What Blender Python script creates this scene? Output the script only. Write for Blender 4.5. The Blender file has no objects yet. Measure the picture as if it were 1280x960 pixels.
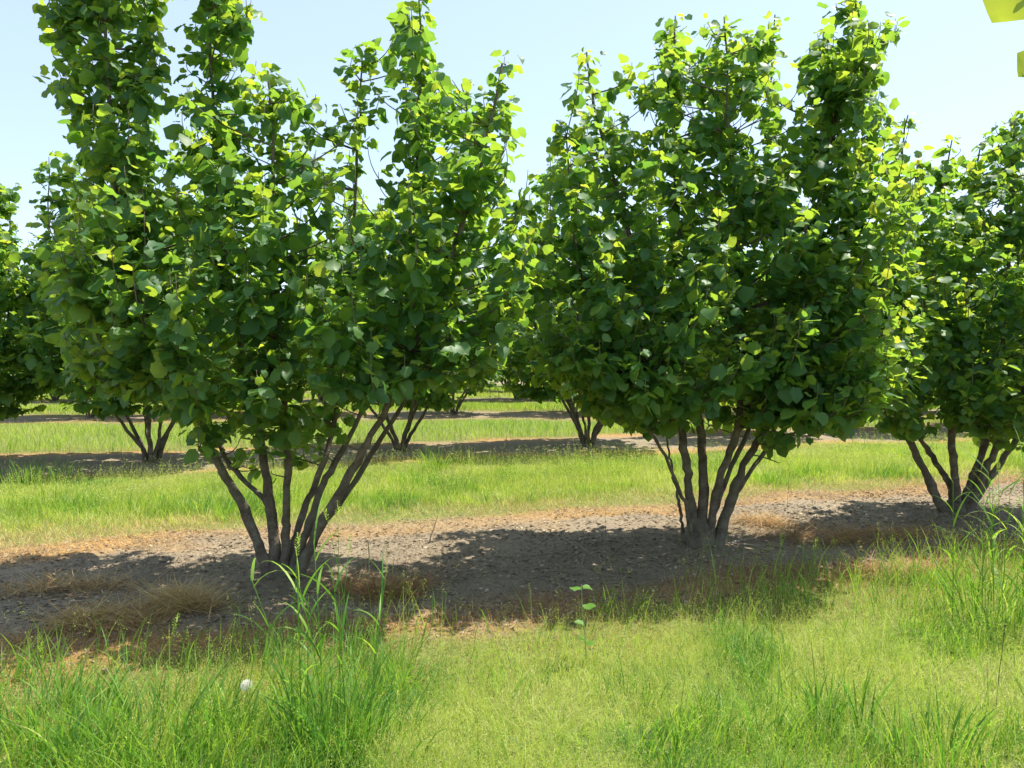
import bpy, math
import numpy as np
from mathutils import Vector

R = math.radians
S = bpy.context.scene
COL = S.collection

# ------------------------------------------------------------------ camera
CAM_H, FPX, PW, PH, HORIZON = 1.6, 967.0, 1280.0, 960.0, 450.0
PITCH = math.atan((PH / 2 - HORIZON) / FPX)          # camera looks down this much
cd = bpy.data.cameras.new('camera')
cam = bpy.data.objects.new('camera', cd)
COL.objects.link(cam)
cam.location = (0, 0, CAM_H)
cam.rotation_euler = (math.pi / 2 - PITCH, 0, 0)
cd.sensor_width = 36
cd.lens = FPX / PW * 36
cd.clip_start = 0.05
cd.clip_end = 3000
S.camera = cam
cp, sp = math.cos(PITCH), math.sin(PITCH)


def ray(px, py):
    """direction (x, y, z) with y = 1 of the sight line through a photo pixel"""
    a = (px - PW / 2) / FPX
    b = (PH / 2 - py) / FPX
    y = cp + b * sp
    z = b * cp - sp
    return a / y, 1.0, z / y


def at(px, py, depth):
    dx, _, dz = ray(px, py)
    return np.array([dx * depth, depth, CAM_H + dz * depth])


def on_ground(px, py):
    dx, _, dz = ray(px, py)
    d = -CAM_H / dz
    return np.array([dx * d, d, 0.0])


def project(P):
    x, y, z = P[:, 0], P[:, 1], P[:, 2] - CAM_H
    yc = y * cp - z * sp
    zc = y * sp + z * cp
    yc = np.maximum(yc, 0.05)
    return PW / 2 + FPX * x / yc, PH / 2 - FPX * zc / yc


# ------------------------------------------------------------------ noise
_r0 = np.random.default_rng(5)
_TAB = _r0.random((256, 256))


def vn(x, y):
    """smooth value noise, -1..1"""
    x = np.asarray(x, float); y = np.asarray(y, float)
    xi = np.floor(x).astype(int); yi = np.floor(y).astype(int)
    fx = x - xi; fy = y - yi
    fx = fx * fx * (3 - 2 * fx); fy = fy * fy * (3 - 2 * fy)
    g = lambda a, b: _TAB[a % 256, b % 256]
    v = (g(xi, yi) * (1 - fx) * (1 - fy) + g(xi + 1, yi) * fx * (1 - fy)
         + g(xi, yi + 1) * (1 - fx) * fy + g(xi + 1, yi + 1) * fx * fy)
    return v * 2 - 1


def fbm(x, y, o=3):
    s = 0; a = 1; t = 0
    for i in range(o):
        s = s + a * vn(x * 2 ** i + 17.3 * i, y * 2 ** i - 9.1 * i); t += a; a *= .5
    return s / t


def sstep(a, b, x):
    t = np.clip((x - a) / (b - a), 0, 1)
    return t * t * (3 - 2 * t)


# ------------------------------------------------------------------ orchard rows
ROWS = {-2: (-17.5, .35), -1: (-9.6, .35), 0: (-1.6, .35), 1: (6.35, .35), 2: (14.6, .33), 3: (22.9, .1),
        4: (31.0, .06), 5: (39.0, .05), 6: (47.0, .05), 7: (55.0, .05), 8: (63.0, .05)}
TREES1 = [on_ground(350, 725), on_ground(873, 689), on_ground(1192, 645)]


def row_off(x, y):
    """signed distance (across the row) to the nearest row line"""
    best = np.full(np.shape(x), 99.0)
    for k, (a, b) in ROWS.items():
        d = (y - (a - (.5 if k > 1 else 0) + b * x)) * math.cos(math.atan(b))
        best = np.where(np.abs(d) < np.abs(best), d, best)
    return best


def grassy(x, y):
    """0 on the bare strips under the rows, 1 in the alleys"""
    d = np.abs(row_off(x, y)) + .28 * fbm(x * .9 + 3, y * .9, 3)
    return sstep(1.42, 1.75, d)


def H(x, y):
    x = np.asarray(x, float); y = np.asarray(y, float)
    g = grassy(x, y)
    h = .035 * vn(x / 1.4, y / 1.4) + .02 * vn(x / .45 + 8, y / .45) * (1 - .6 * g)
    h = h + (1 - g) * (.009 * vn(x / .15, y / .15 + 30) + .003 * vn(x / .07 + 60, y / .07))
    for t in TREES1:
        r2 = (x - t[0]) ** 2 + (y - t[1]) ** 2
        h = h + .05 * np.exp(-r2 / .3)
    return h


# ------------------------------------------------------------------ mesh helpers
class MB:
    def __init__(s):
        s.v = []; s.q = []; s.t = []; s.a = []; s.n = 0

    def add(s, v, quads=None, tris=None, rnd=0.0):
        v = np.asarray(v, float).reshape(-1, 3)
        s.v.append(v)
        s.a.append(np.broadcast_to(np.asarray(rnd, float), (len(v),)))
        if quads is not None and len(quads): s.q.append(np.asarray(quads, int).reshape(-1, 4) + s.n)
        if tris is not None and len(tris): s.t.append(np.asarray(tris, int).reshape(-1, 3) + s.n)
        s.n += len(v)

    def build(s, name, mat, parent=None, origin=(0, 0, 0), smooth=True, attrs=None):
        v = np.concatenate(s.v) - np.asarray(origin, float)
        a = np.concatenate(s.a)
        q = np.concatenate(s.q) if s.q else np.zeros((0, 4), int)
        t = np.concatenate(s.t) if s.t else np.zeros((0, 3), int)
        me = bpy.data.meshes.new(name)
        me.vertices.add(len(v)); me.vertices.foreach_set('co', v.astype(np.float32).ravel())
        me.loops.add(q.size + t.size)
        me.loops.foreach_set('vertex_index', np.concatenate([q.ravel(), t.ravel()]).astype(np.int32))
        me.polygons.add(len(q) + len(t))
        st = np.concatenate([np.arange(len(q)) * 4, q.size + np.arange(len(t)) * 3]).astype(np.int32)
        me.polygons.foreach_set('loop_start', st)
        me.polygons.foreach_set('use_smooth', np.full(len(st), smooth, bool))
        at_ = me.attributes.new('rnd', 'FLOAT', 'POINT')
        at_.data.foreach_set('value', a.astype(np.float32))
        for k, val in (attrs or {}).items():
            b_ = me.attributes.new(k, 'FLOAT', 'POINT')
            b_.data.foreach_set('value', np.asarray(val, np.float32))
        me.update(calc_edges=True)
        me.materials.append(mat)
        o = bpy.data.objects.new(name, me)
        COL.objects.link(o)
        if parent is not None: o.parent = parent
        else: o.location = origin
        return o


def tag(o, label=None, cat=None, group=None, kind=None):
    if label: o['label'] = label
    if cat: o['category'] = cat
    if group: o['group'] = group
    if kind: o['kind'] = kind
    return o


def empty(name, loc, rz=0.0):
    o = bpy.data.objects.new(name, None)
    COL.objects.link(o)
    o.location = tuple(loc); o.rotation_euler = (0, 0, rz)
    o.empty_display_size = .2
    return o


def norm(v):
    return v / np.maximum(np.linalg.norm(v, axis=-1, keepdims=True), 1e-9)


def catmull(P, n):
    P = np.asarray(P, float)
    Q = np.vstack([2 * P[0] - P[1], P, 2 * P[-1] - P[-2]])
    u = np.linspace(0, len(P) - 1 - 1e-6, n)
    i = u.astype(int); f = (u - i)[:, None]
    a, b, c, d = Q[i], Q[i + 1], Q[i + 2], Q[i + 3]
    return .5 * (2 * b + (c - a) * f + (2 * a - 5 * b + 4 * c - d) * f ** 2 + (3 * b - a - 3 * c + d) * f ** 3)


def tube(mb, P, rad, sides=7, rnd=0.0, rough=0.0, rng=None):
    P = np.asarray(P, float); n = len(P)
    rad = np.broadcast_to(np.asarray(rad, float), (n,))
    T = norm(np.gradient(P, axis=0))
    ref = np.array([0.31, 0.95, 0.05])
    A = norm(np.cross(T, ref)); B = np.cross(T, A)
    an = np.arange(sides) * 2 * math.pi / sides
    rr = rad[:, None] * np.ones((n, sides))
    if rough and rng is not None:
        rr = rr * (1 + rough * rng.normal(size=(n, sides)))
    V = P[:, None] + rr[:, :, None] * (np.cos(an)[None, :, None] * A[:, None] + np.sin(an)[None, :, None] * B[:, None])
    V = V.reshape(-1, 3)
    i = np.arange(n - 1)[:, None] * sides; j = np.arange(sides)[None]; k = (j + 1) % sides
    Q = np.stack([i + j, i + k, i + sides + k, i + sides + j], -1).reshape(-1, 4)
    V = np.vstack([V, P[-1] + T[-1] * rad[-1]])
    tip = n * sides
    Tt = [[(n - 1) * sides + a, (n - 1) * sides + (a + 1) % sides, tip] for a in range(sides)]
    mb.add(V, Q, Tt, rnd)


# ------------------------------------------------------------------ leaves (vectorised)
_LT = np.array([0.0, .12, .30, .50, .68, .83, 1.0])
_LW = np.array([.20, .40, .49, .52, .43, .20])
_LTe = np.array([-.07, .06, .28, .50, .72, .86])
_K = 6


def leaves(mb, pos, d, nrm, size, rnd, rng, curl=.25, fold=.25):
    """broad, short-pointed, uneven-edged, folded and drooping leaves; pos is the leaf base"""
    N = len(pos)
    if N == 0: return
    d = norm(d)
    nrm = norm(nrm - (nrm * d).sum(1, keepdims=True) * d)
    s = np.cross(d, nrm)
    size = np.asarray(size, float)
    asp = rng.uniform(.74, 1.02, N)
    cu = curl * rng.normal(.7, .8, N)
    fo = fold * rng.normal(.5, .7, N)
    sk = rng.normal(0, .10, N)
    wv = rng.normal(0, .05, (N, _K, 2))
    z0 = 0 * cu[:, None]
    ctr = np.stack([_LT[None] + z0, sk[:, None] * _LT[None] ** 2, -cu[:, None] * _LT[None] ** 2], -1)
    out = [ctr]
    for sd, k in ((1, 0), (-1, 1)):
        w = _LW[None] * asp[:, None] * (1 + rng.normal(0, .10, (N, _K)))
        te = _LTe[None] + rng.normal(0, .025, (N, _K))
        e = np.stack([te, sd * w + sk[:, None] * te ** 2, -cu[:, None] * te ** 2 + fo[:, None] * w + wv[:, :, k]], -1)
        out.append(e)
    M = 7 + 2 * _K
    L = np.concatenate(out, 1) * size[:, None, None]
    W = pos[:, None] + L[..., 0:1] * d[:, None] + L[..., 1:2] * s[:, None] + L[..., 2:3] * nrm[:, None]
    q = []
    for i in range(_K - 1):
        q.append([i, i + 1, 7 + i + 1, 7 + i])
        q.append([i + 1, i, 7 + _K + i, 7 + _K + i + 1])
    t = [[5, 6, 6 + _K], [6, 5, 6 + 2 * _K]]
    off = (np.arange(N) * M)[:, None, None]
    mb.add(W.reshape(-1, 3), (np.array(q)[None] + off).reshape(-1, 4), (np.array(t)[None] + off).reshape(-1, 3),
           np.repeat(rnd, M))


# ------------------------------------------------------------------ blades (vectorised)
def blades(mb, root, h, w, az, lean, bend, rnd, rng, K=4, droop=None):
    """grass blades: centre line leaves the vertical by lean and bends on by bend (radians)"""
    N = len(root)
    if N == 0: return
    h = np.broadcast_to(h, (N,)); w = np.broadcast_to(w, (N,))
    lean = np.broadcast_to(lean, (N,)); bend = np.broadcast_to(bend, (N,))
    dirh = np.stack([np.cos(az), np.sin(az), 0 * az], -1)
    tw = az + rng.normal(0, .9, N)
    side = np.stack([-np.sin(tw), np.cos(tw), 0 * tw], -1)
    c = np.zeros((N, K + 1, 3)); c[:, 0] = root
    for k in range(K):
        s = (k + .5) / K
        ph = lean + bend * s ** 1.4
        step = (h / K)[:, None] * (np.sin(ph)[:, None] * dirh + np.cos(ph)[:, None] * np.array([0, 0, 1.0]))
        c[:, k + 1] = c[:, k] + step
    V = np.zeros((N, 2 * K + 1, 3))
    for k in range(K):
        s = k / K
        ww = (w * (1 - s ** 1.8) * (.65 + .7 * min(s * 2, .5)))[:, None]
        V[:, 2 * k] = c[:, k] - side * ww * .5
        V[:, 2 * k + 1] = c[:, k] + side * ww * .5
    V[:, 2 * K] = c[:, K]
    q = [[2 * k, 2 * k + 1, 2 * k + 3, 2 * k + 2] for k in range(K - 1)]
    t = [[2 * K - 2, 2 * K - 1, 2 * K]]
    m = 2 * K + 1
    off = (np.arange(N) * m)[:, None, None]
    mb.add(V.reshape(-1, 3), (np.array(q)[None] + off).reshape(-1, 4) if q else None,
           (np.array(t)[None] + off).reshape(-1, 3), np.repeat(np.broadcast_to(rnd, (N,)), m))
    return c[:, K]


def seeds(mb, tops, n, spread, size, rnd, rng):
    """little seed flecks scattered round the tops of stems"""
    N = len(tops)
    P = np.repeat(tops, n, 0)
    u = rng.random(N * n)
    P = P + np.stack([rng.normal(0, 1, N * n) * spread * (1 - u * .6), rng.normal(0, 1, N * n) * spread * (1 - u * .6),
                      (u - .75) * spread * 4.5], -1)
    d = norm(rng.normal(0, 1, (N * n, 3)) + np.array([0, 0, .8]))
    e = norm(np.cross(d, rng.normal(0, 1, (N * n, 3))))
    s = size * rng.uniform(.6, 1.3, N * n)[:, None]
    V = np.stack([P - d * s, P + e * s * .42, P + d * s, P - e * s * .42], 1)
    off = (np.arange(N * n) * 4)[:, None]
    mb.add(V.reshape(-1, 3), np.array([[0, 1, 2, 3]]) + off, None, np.repeat(np.repeat(np.broadcast_to(rnd, (N,)), n), 4))


# ------------------------------------------------------------------ materials
def newmat(name):
    m = bpy.data.materials.new(name); m.use_nodes = True
    nt = m.node_tree; nt.nodes.clear()
    out = nt.nodes.new('ShaderNodeOutputMaterial')
    return m, nt, out


def ramp(nt, fac, stops):
    r = nt.nodes.new('ShaderNodeValToRGB')
    e = r.color_ramp.elements
    while len(e) < len(stops): e.new(.5)
    for i, (p, c) in enumerate(stops):
        e[i].position = p; e[i].color = (*c, 1)
    nt.links.new(fac, r.inputs[0])
    return r.outputs[0]


def attr(nt, name):
    a = nt.nodes.new('ShaderNodeAttribute'); a.attribute_name = name
    return a.outputs['Fac']


def noise(nt, scale, detail=4, rough=.6, vec=None):
    n = nt.nodes.new('ShaderNodeTexNoise')
    n.inputs['Scale'].default_value = scale; n.inputs['Detail'].default_value = detail
    n.inputs['Roughness'].default_value = rough
    if vec is None:
        tc = nt.nodes.new('ShaderNodeTexCoord'); vec = tc.outputs['Object']
    nt.links.new(vec, n.inputs['Vector'])
    return n.outputs['Fac']


def mixc(nt, fac, a, b, mode='MIX'):
    m = nt.nodes.new('ShaderNodeMix'); m.data_type = 'RGBA'; m.blend_type = mode
    for sock, v in ((m.inputs[0], fac), (m.inputs[6], a), (m.inputs[7], b)):
        if hasattr(v, 'links'): nt.links.new(v, sock)
        elif isinstance(v, (int, float)): sock.default_value = v
        else: sock.default_value = (*v, 1)
    return m.outputs[2]


def foliage_mat(name, stops, tstops, trans=.4, rough=.45, spec=.35):
    m, nt, out = newmat(name)
    f = attr(nt, 'rnd')
    p = nt.nodes.new('ShaderNodeBsdfPrincipled')
    nt.links.new(ramp(nt, f, stops), p.inputs['Base Color'])
    p.inputs['Roughness'].default_value = rough
    p.inputs['Specular IOR Level'].default_value = spec
    t = nt.nodes.new('ShaderNodeBsdfTranslucent')
    nt.links.new(ramp(nt, f, tstops), t.inputs['Color'])
    mx = nt.nodes.new('ShaderNodeMixShader'); mx.inputs[0].default_value = trans
    nt.links.new(p.outputs[0], mx.inputs[1]); nt.links.new(t.outputs[0], mx.inputs[2])
    nt.links.new(mx.outputs[0], out.inputs[0])
    return m


LEAF = foliage_mat('hazel_leaf',
                   [(0, (.034, .105, .042)), (.5, (.058, .152, .046)), (.8, (.082, .18, .042)), (1, (.11, .205, .045))],
                   [(0, (.14, .38, .045)), (.5, (.35, .57, .045)), (.8, (.54, .69, .045)), (1, (.70, .77, .06))],
                   trans=.46, rough=.48, spec=.38)
GRASS = foliage_mat('grass_blade',
                    [(0, (.05, .14, .03)), (.35, (.13, .27, .035)), (.65, (.34, .44, .06)), (.85, (.50, .53, .15)), (1, (.58, .55, .28))],
                    [(0, (.14, .40, .03)), (.35, (.34, .60, .04)), (.65, (.60, .74, .07)), (.85, (.70, .70, .17)), (1, (.7, .64, .3))],
                    trans=.42, rough=.5, spec=.3)
STRAW = foliage_mat('dead_straw',
                    [(0, (.13, .075, .04)), (.35, (.30, .155, .065)), (.7, (.48, .30, .115)), (1, (.62, .47, .20))],
                    [(0, (.18, .09, .04)), (.35, (.32, .17, .06)), (.7, (.45, .28, .10)), (1, (.55, .42, .2))],
                    trans=.25, rough=.6, spec=.25)
LITTER = foliage_mat('leaf_litter',
                     [(0, (.10, .074, .047)), (.35, (.23, .175, .113)), (.7, (.38, .295, .195)), (1, (.58, .48, .32))],
                     [(0, (.06, .05, .04)), (1, (.3, .25, .18))], trans=.08, rough=.75, spec=.2)


def bark_mat():
    m, nt, out = newmat('hazel_bark')
    p = nt.nodes.new('ShaderNodeBsdfPrincipled')
    n1 = noise(nt, 9, 5, .65)
    c = ramp(nt, n1, [(.3, (.075, .058, .042)), (.52, (.155, .125, .092)), (.75, (.26, .225, .175))])
    n2 = noise(nt, 2.3, 3)
    c = mixc(nt, ramp(nt, n2, [(.5, (0, 0, 0)), (.68, (.5, .5, .5))]), c, (.15, .155, .085))
    nt.links.new(c, p.inputs['Base Color'])
    p.inputs['Roughness'].default_value = .85
    p.inputs['Specular IOR Level'].default_value = .2
    b = nt.nodes.new('ShaderNodeBump'); b.inputs['Strength'].default_value = .9; b.inputs['Distance'].default_value = .02
    nt.links.new(noise(nt, 45, 4), b.inputs['Height']); nt.links.new(b.outputs[0], p.inputs['Normal'])
    nt.links.new(p.outputs[0], out.inputs[0])
    return m


BARK = bark_mat()


def plain(name, c, rough=.6, trans=None):
    m, nt, out = newmat(name)
    p = nt.nodes.new('ShaderNodeBsdfPrincipled')
    n = noise(nt, 30, 2)
    k = ramp(nt, n, [(.3, tuple(x * .75 for x in c)), (.7, tuple(min(1, x * 1.2) for x in c))])
    nt.links.new(k, p.inputs['Base Color']); p.inputs['Roughness'].default_value = rough
    sh = p.outputs[0]
    if trans:
        t = nt.nodes.new('ShaderNodeBsdfTranslucent'); t.inputs[0].default_value = (*trans, 1)
        mx = nt.nodes.new('ShaderNodeMixShader'); mx.inputs[0].default_value = .4
        nt.links.new(sh, mx.inputs[1]); nt.links.new(t.outputs[0], mx.inputs[2]); sh = mx.outputs[0]
    nt.links.new(sh, out.inputs[0])
    return m


FLUFF = plain('dandelion_fluff', (.78, .76, .70), .9, (.8, .78, .7))
PALESTEM = plain('pale_stem', (.42, .42, .20), .6, (.4, .42, .12))
DRYWOOD = plain('dry_wood', (.33, .27, .20), .85)
DARKTWIG = plain('dark_twig', (.12, .08, .05), .85)


def ground_mat():
    m, nt, out = newmat('orchard_soil')
    p = nt.nodes.new('ShaderNodeBsdfPrincipled')
    n1 = noise(nt, 1.3, 4); n2 = noise(nt, 22, 6, .7); n3 = noise(nt, 90, 3, .7)
    soil = ramp(nt, n2, [(.28, (.15, .116, .074)), (.5, (.265, .21, .138)), (.72, (.39, .315, .21))])
    soil = mixc(nt, ramp(nt, n1, [(.42, (0, 0, 0)), (.66, (.6, .6, .6))]), soil, (.18, .16, .11))
    soil = mixc(nt, .35, soil, ramp(nt, n3, [(.35, (.08, .062, .044)), (.65, (.38, .31, .22))]))
    straw = ramp(nt, n2, [(.3, (.18, .10, .045)), (.55, (.38, .225, .085)), (.75, (.55, .37, .15))])
    turf = ramp(nt, n2, [(.3, (.08, .10, .03)), (.6, (.17, .20, .055)), (.8, (.28, .28, .09))])
    c = mixc(nt, attr(nt, 'straw'), soil, straw)
    c = mixc(nt, attr(nt, 'grass'), c, turf)
    nt.links.new(c, p.inputs['Base Color'])
    p.inputs['Roughness'].default_value = .95
    p.inputs['Specular IOR Level'].default_value = .1
    b = nt.nodes.new('ShaderNodeBump'); b.inputs['Strength'].default_value = .5; b.inputs['Distance'].default_value = .018
    nt.links.new(n2, b.inputs['Height'])
    b2 = nt.nodes.new('ShaderNodeBump'); b2.inputs['Strength'].default_value = .6; b2.inputs['Distance'].default_value = .01
    nt.links.new(n3, b2.inputs['Height']); nt.links.new(b.outputs[0], b2.inputs['Normal'])
    nt.links.new(b2.outputs[0], p.inputs['Normal'])
    nt.links.new(p.outputs[0], out.inputs[0])
    return m


# ------------------------------------------------------------------ world and sun
SUN_EL, SUN_AZ = R(63), R(60)          # azimuth from the view direction (+Y) towards the right (+X)
w = bpy.data.worlds.new('World'); S.world = w; w.use_nodes = True
nt = w.node_tree
sky = nt.nodes.new('ShaderNodeTexSky'); sky.sky_type = 'NISHITA'; sky.sun_disc = False
sky.sun_elevation = SUN_EL; sky.sun_rotation = SUN_AZ
sky.air_density = 1.0; sky.dust_density = .8; sky.ozone_density = 1.0
bg = nt.nodes['Background']; bg.inputs[1].default_value = .15
# thin even summer haze over the blue
nt.links.new(mixc(nt, .6, sky.outputs[0], (1.74, 2.04, 2.52)), bg.inputs[0])
sd = bpy.data.lights.new('sun', 'SUN'); sd.energy = 3.7; sd.angle = R(.53); sd.color = (1, .95, .86)
sun = bpy.data.objects.new('sun', sd); COL.objects.link(sun)
sv = Vector((math.cos(SUN_EL) * math.sin(SUN_AZ), math.cos(SUN_EL) * math.cos(SUN_AZ), math.sin(SUN_EL)))
sun.rotation_euler = sv.to_track_quat('Z', 'Y').to_euler()
sun.location = sv * 40
S.view_settings.view_transform = 'Standard'
S.view_settings.look = 'None'
S.view_settings.exposure = 1.35
S.view_settings.gamma = 1
S.view_settings.use_curve_mapping = False
S.render.engine = 'CYCLES'
cy = S.cycles
cy.max_bounces = 10; cy.diffuse_bounces = 7; cy.glossy_bounces = 2; cy.transmission_bounces = 6
cy.use_denoising = True
cy.caustics_reflective = False; cy.caustics_refractive = False
cy.sample_clamp_indirect = 4

# ------------------------------------------------------------------ ground
def growing(a, b, step, far):
    mid = np.arange(a, b + step * .5, step)
    out = []; s = step; p = mid[-1]
    while p < far: s *= 1.13; p += s; out.append(p)
    neg = []; s = step; p = mid[0]
    while p > -far: s *= 1.13; p -= s; neg.append(p)
    return np.concatenate([neg[::-1], mid, out])


def straw_zone(x, y):
    """dying grass along the edges of the alleys: 0..1"""
    d = np.abs(row_off(x, y)) + .28 * fbm(x * .9 + 3, y * .9, 3)
    e = sstep(.85, 1.3, d + .25 * vn(x * 2.2, y * 2.2)) * (1 - sstep(2.0, 2.7, d))
    return e * np.clip(1.0 + .7 * vn(x * .8 + 40, y * .8), 0, 1)


xs = growing(-6, 8, .055, 900)
ys = growing(2.2, 10.5, .055, 900)
X, Y = np.meshgrid(xs, ys)
Z = H(X, Y)
gm = MB()
nx, ny = len(xs), len(ys)
i = np.arange(ny - 1)[:, None] * nx + np.arange(nx - 1)[None]
gm.add(np.stack([X, Y, Z], -1).reshape(-1, 3), np.stack([i, i + 1, i + nx + 1, i + nx], -1).reshape(-1, 4))
ground = gm.build('ground', ground_mat(), attrs={'grass': grassy(X, Y).ravel(), 'straw': straw_zone(X, Y).ravel()})
tag(ground, 'bare grey orchard soil and turf in alternating strips', 'ground', kind='structure')

# ------------------------------------------------------------------ hazel bushes
UP = np.array([0, 0, 1.0])


def inside(poly, px, py):
    poly = np.asarray(poly, float)
    c = np.zeros(px.shape, bool)
    x0, y0 = poly[-1]
    for x1, y1 in poly:
        cond = ((y1 > py) != (y0 > py))
        with np.errstate(divide='ignore', invalid='ignore'):
            xx = (x0 - x1) * (py - y1) / (y0 - y1 + 1e-12) + x1
        c ^= cond & (px < xx)
        x0, y0 = x1, y1
    return c


def bez(p0, p1, p2, p3, n):
    t = np.linspace(0, 1, n)[:, None]
    return (1 - t) ** 3 * p0 + 3 * (1 - t) ** 2 * t * p1 + 3 * (1 - t) * t * t * p2 + t ** 3 * p3


class Bush:
    """collects stems (one mesh each) and one crown of leaves"""
    def __init__(s, base, seed, leafsize=.105, simple=False):
        s.base = np.asarray(base, float); s.rng = np.random.default_rng(seed)
        s.stems = []; s.paths = []; s.leaf = []; s.ls = leafsize; s.simple = simple

    def stem(s, P, r0, r1=.006, n=44, wob=.012):
        P = catmull(P, n)
        L = np.linspace(0, 1, n)
        P = P + (s.rng.normal(0, 1, (n, 3)) * wob * .35) * (L > .04)[:, None]
        k = np.cumsum(s.rng.normal(0, 1, (n, 3)) * wob * .3, 0)
        P = P + k * np.minimum(L * 4, 1)[:, None]
        rad = r1 + (r0 - r1) * (1 - L) ** .85
        rad = rad * (1 + .55 * np.exp(-L * 24)) * (1 + .09 * np.interp(L * 14, np.arange(16), s.rng.normal(0, 1, 16)))
        m = MB()
        tube(m, P, rad, 6 if s.simple else 10, rough=.05, rng=s.rng)
        s.stems.append(m); s.paths.append((P, rad))
        return len(s.stems) - 1

    def shoot_to(s, tip, leafy=.3, dens=1.0, tips=1.0, r0=.011, side=.45, clip=None, force=False):
        """a branch from the nearest stem to tip, carrying leaves"""
        rng = s.rng
        best = None
        dz = tip[2] - s.base[2]
        for k, (P, rad) in enumerate(s.paths):
            v = tip - P
            dist = np.linalg.norm(v, axis=1)
            el = v[:, 2] / np.maximum(dist, 1e-6)
            pen = dist + 2.0 * np.maximum(.55 - el, 0) * dist * (1 if dz > 1.7 else .25) + (P[:, 2] - s.base[2] < .75) * 3
            j = int(np.argmin(pen + rng.uniform(0, .15)))
            if best is None or pen[j] < best[0]: best = (pen[j], k, j)
        _, k, j = best
        p0 = s.paths[k][0][j]
        v = tip - p0; L = np.linalg.norm(v)
        if L < .12: return
        hz = v.copy(); hz[2] = 0
        p1 = p0 + hz * .45 + UP * v[2] * .22 + rng.normal(0, .03, 3)
        p2 = tip - UP * min(.4 * L, .5) * (1 if v[2] > .1 else .1) + rng.normal(0, .025, 3)
        n = max(8, int(L / .05))
        C = bez(p0, p1, p2, tip, n)
        if clip is not None and not force:
            ax, ay = project(C)
            if inside(clip, ax, ay).mean() < .86: return
        rr = min(r0 * (.45 + .5 * L), s.paths[k][1][j] * .8)
        tube(s.stems[k], C, np.linspace(rr, .0022, n), 4 if s.simple else 5)
        s.leaves_along(C, leafy, dens, tips, side)

    def leaves_along(s, C, leafy=.0, dens=1.0, tips=1.0, side=.45):
        rng = s.rng
        seg = np.linalg.norm(np.diff(C, axis=0), axis=1); cum = np.concatenate([[0], np.cumsum(seg)]); L = cum[-1]
        step = .042 / dens
        u = np.arange(L * leafy, L, step); u = u + rng.uniform(-.4, .4, len(u)) * step
        u = np.clip(u, 0, L)
        if len(u) == 0: return
        P = np.stack([np.interp(u, cum, C[:, a]) for a in range(3)], -1)
        T = norm(np.stack([np.interp(np.clip(u + .02, 0, L), cum, C[:, a]) for a in range(3)], -1) - P + 1e-6 * UP)
        az = rng.uniform(0, 6.28) + np.arange(len(u)) * 2.4 + rng.normal(0, .5, len(u))
        rad = np.stack([np.cos(az), np.sin(az), 0 * az], -1)
        rel = u / L
        young = np.clip((rel - .72) / .28, 0, 1) * tips
        s._leaf(P, rad, young)
        # side twigs
        sel = np.where(rng.random(len(u)) < side)[0]
        for i in sel:
            ln = rng.uniform(.09, .27) * (1 - .55 * rel[i] ** 2)
            d = norm(rad[i] * 1.0 + UP * rng.uniform(-.1, .7))
            m = max(2, int(ln / .045))
            uu = (np.arange(m) + .8) / m * ln
            Pq = P[i] + d * uu[:, None] - UP * (uu[:, None] ** 2) * .5
            a2 = rng.uniform(0, 6.28, m)
            r2 = norm(np.stack([np.cos(a2), np.sin(a2), 0 * a2], -1) + d * 1.1)
            s._leaf(Pq, r2, np.full(m, young[i] * .6) + .25 * (uu / ln > .8) * rng.random(m))

    def _leaf(s, P, rad, young):
        s.leaf.append((P, rad, young))

    def finish(s, name, clip=None, jit=6, holes=(), low=.9, collar=None, rz=0.0, keep=1.0):
        rng = s.rng
        P = np.concatenate([a for a, _, _ in s.leaf]); rad = np.concatenate([b for _, b, _ in s.leaf])
        yg = np.concatenate([c for _, _, c in s.leaf])
        ok = rng.random(len(P)) < keep
        ok &= P[:, 2] > s.base[2] + .5
        ok &= rng.random(len(P)) < np.interp(P[:, 2] - s.base[2], [.75, 1.25], [low, 1.0])
        if clip is not None:
            px, py = project(P)
            ok &= inside(clip, px + rng.normal(0, jit, len(P)), py + rng.normal(0, jit, len(P)))
            for hx, hy, ha, hb in holes:
                ok &= ((px - hx) / ha) ** 2 + ((py - hy) / hb) ** 2 > rng.uniform(.5, 1.3, len(P))
        for Q, _ in s.paths: ok |= np.linalg.norm(P - Q[-1], axis=1) < .15
        P, rad, yg = P[ok], rad[ok], yg[ok]
        N = len(P)
        down = rng.normal(.80, .50, N) - .7 * yg
        d = norm(rad - UP * down[:, None] + rng.normal(0, .22, (N, 3)))
        nr = UP + rad * rng.normal(.6, .4, N)[:, None] + rng.normal(0, .42, (N, 3))
        size = s.ls * np.clip(rng.normal(1, .26, N), .4, 1.55) * (1 - .40 * yg)
        rnd = np.clip(rng.normal(.42, .15, N) + .45 * yg, 0, 1)
        root = empty(name, s.base, rz)
        m = MB(); leaves(m, P + d * .022, d, nr, size, rnd, rng)
        m.build('crown', LEAF, root, s.base)
        for sm in s.stems: sm.build('stem', BARK, root, s.base)
        if collar:
            cm = MB()
            cr_, ch_ = collar
            zz = np.linspace(-.05, ch_, 9)
            Pc = np.stack([0 * zz, 0 * zz, zz], -1) + s.base + [0, 0, .02]
            tube(cm, Pc, cr_ * np.interp(zz, [-.05, .02, .1, ch_], [1.5, 1.15, .95, .55]), 16, rough=.10, rng=rng)
            cm.build('root_collar', BARK, root, s.base)
        return root, N


def pix_path(base, pts):
    """(px, py, depth offset) along a stem -> world points"""
    return [at(a, b, base[1] + c) for a, b, c in pts]


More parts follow.
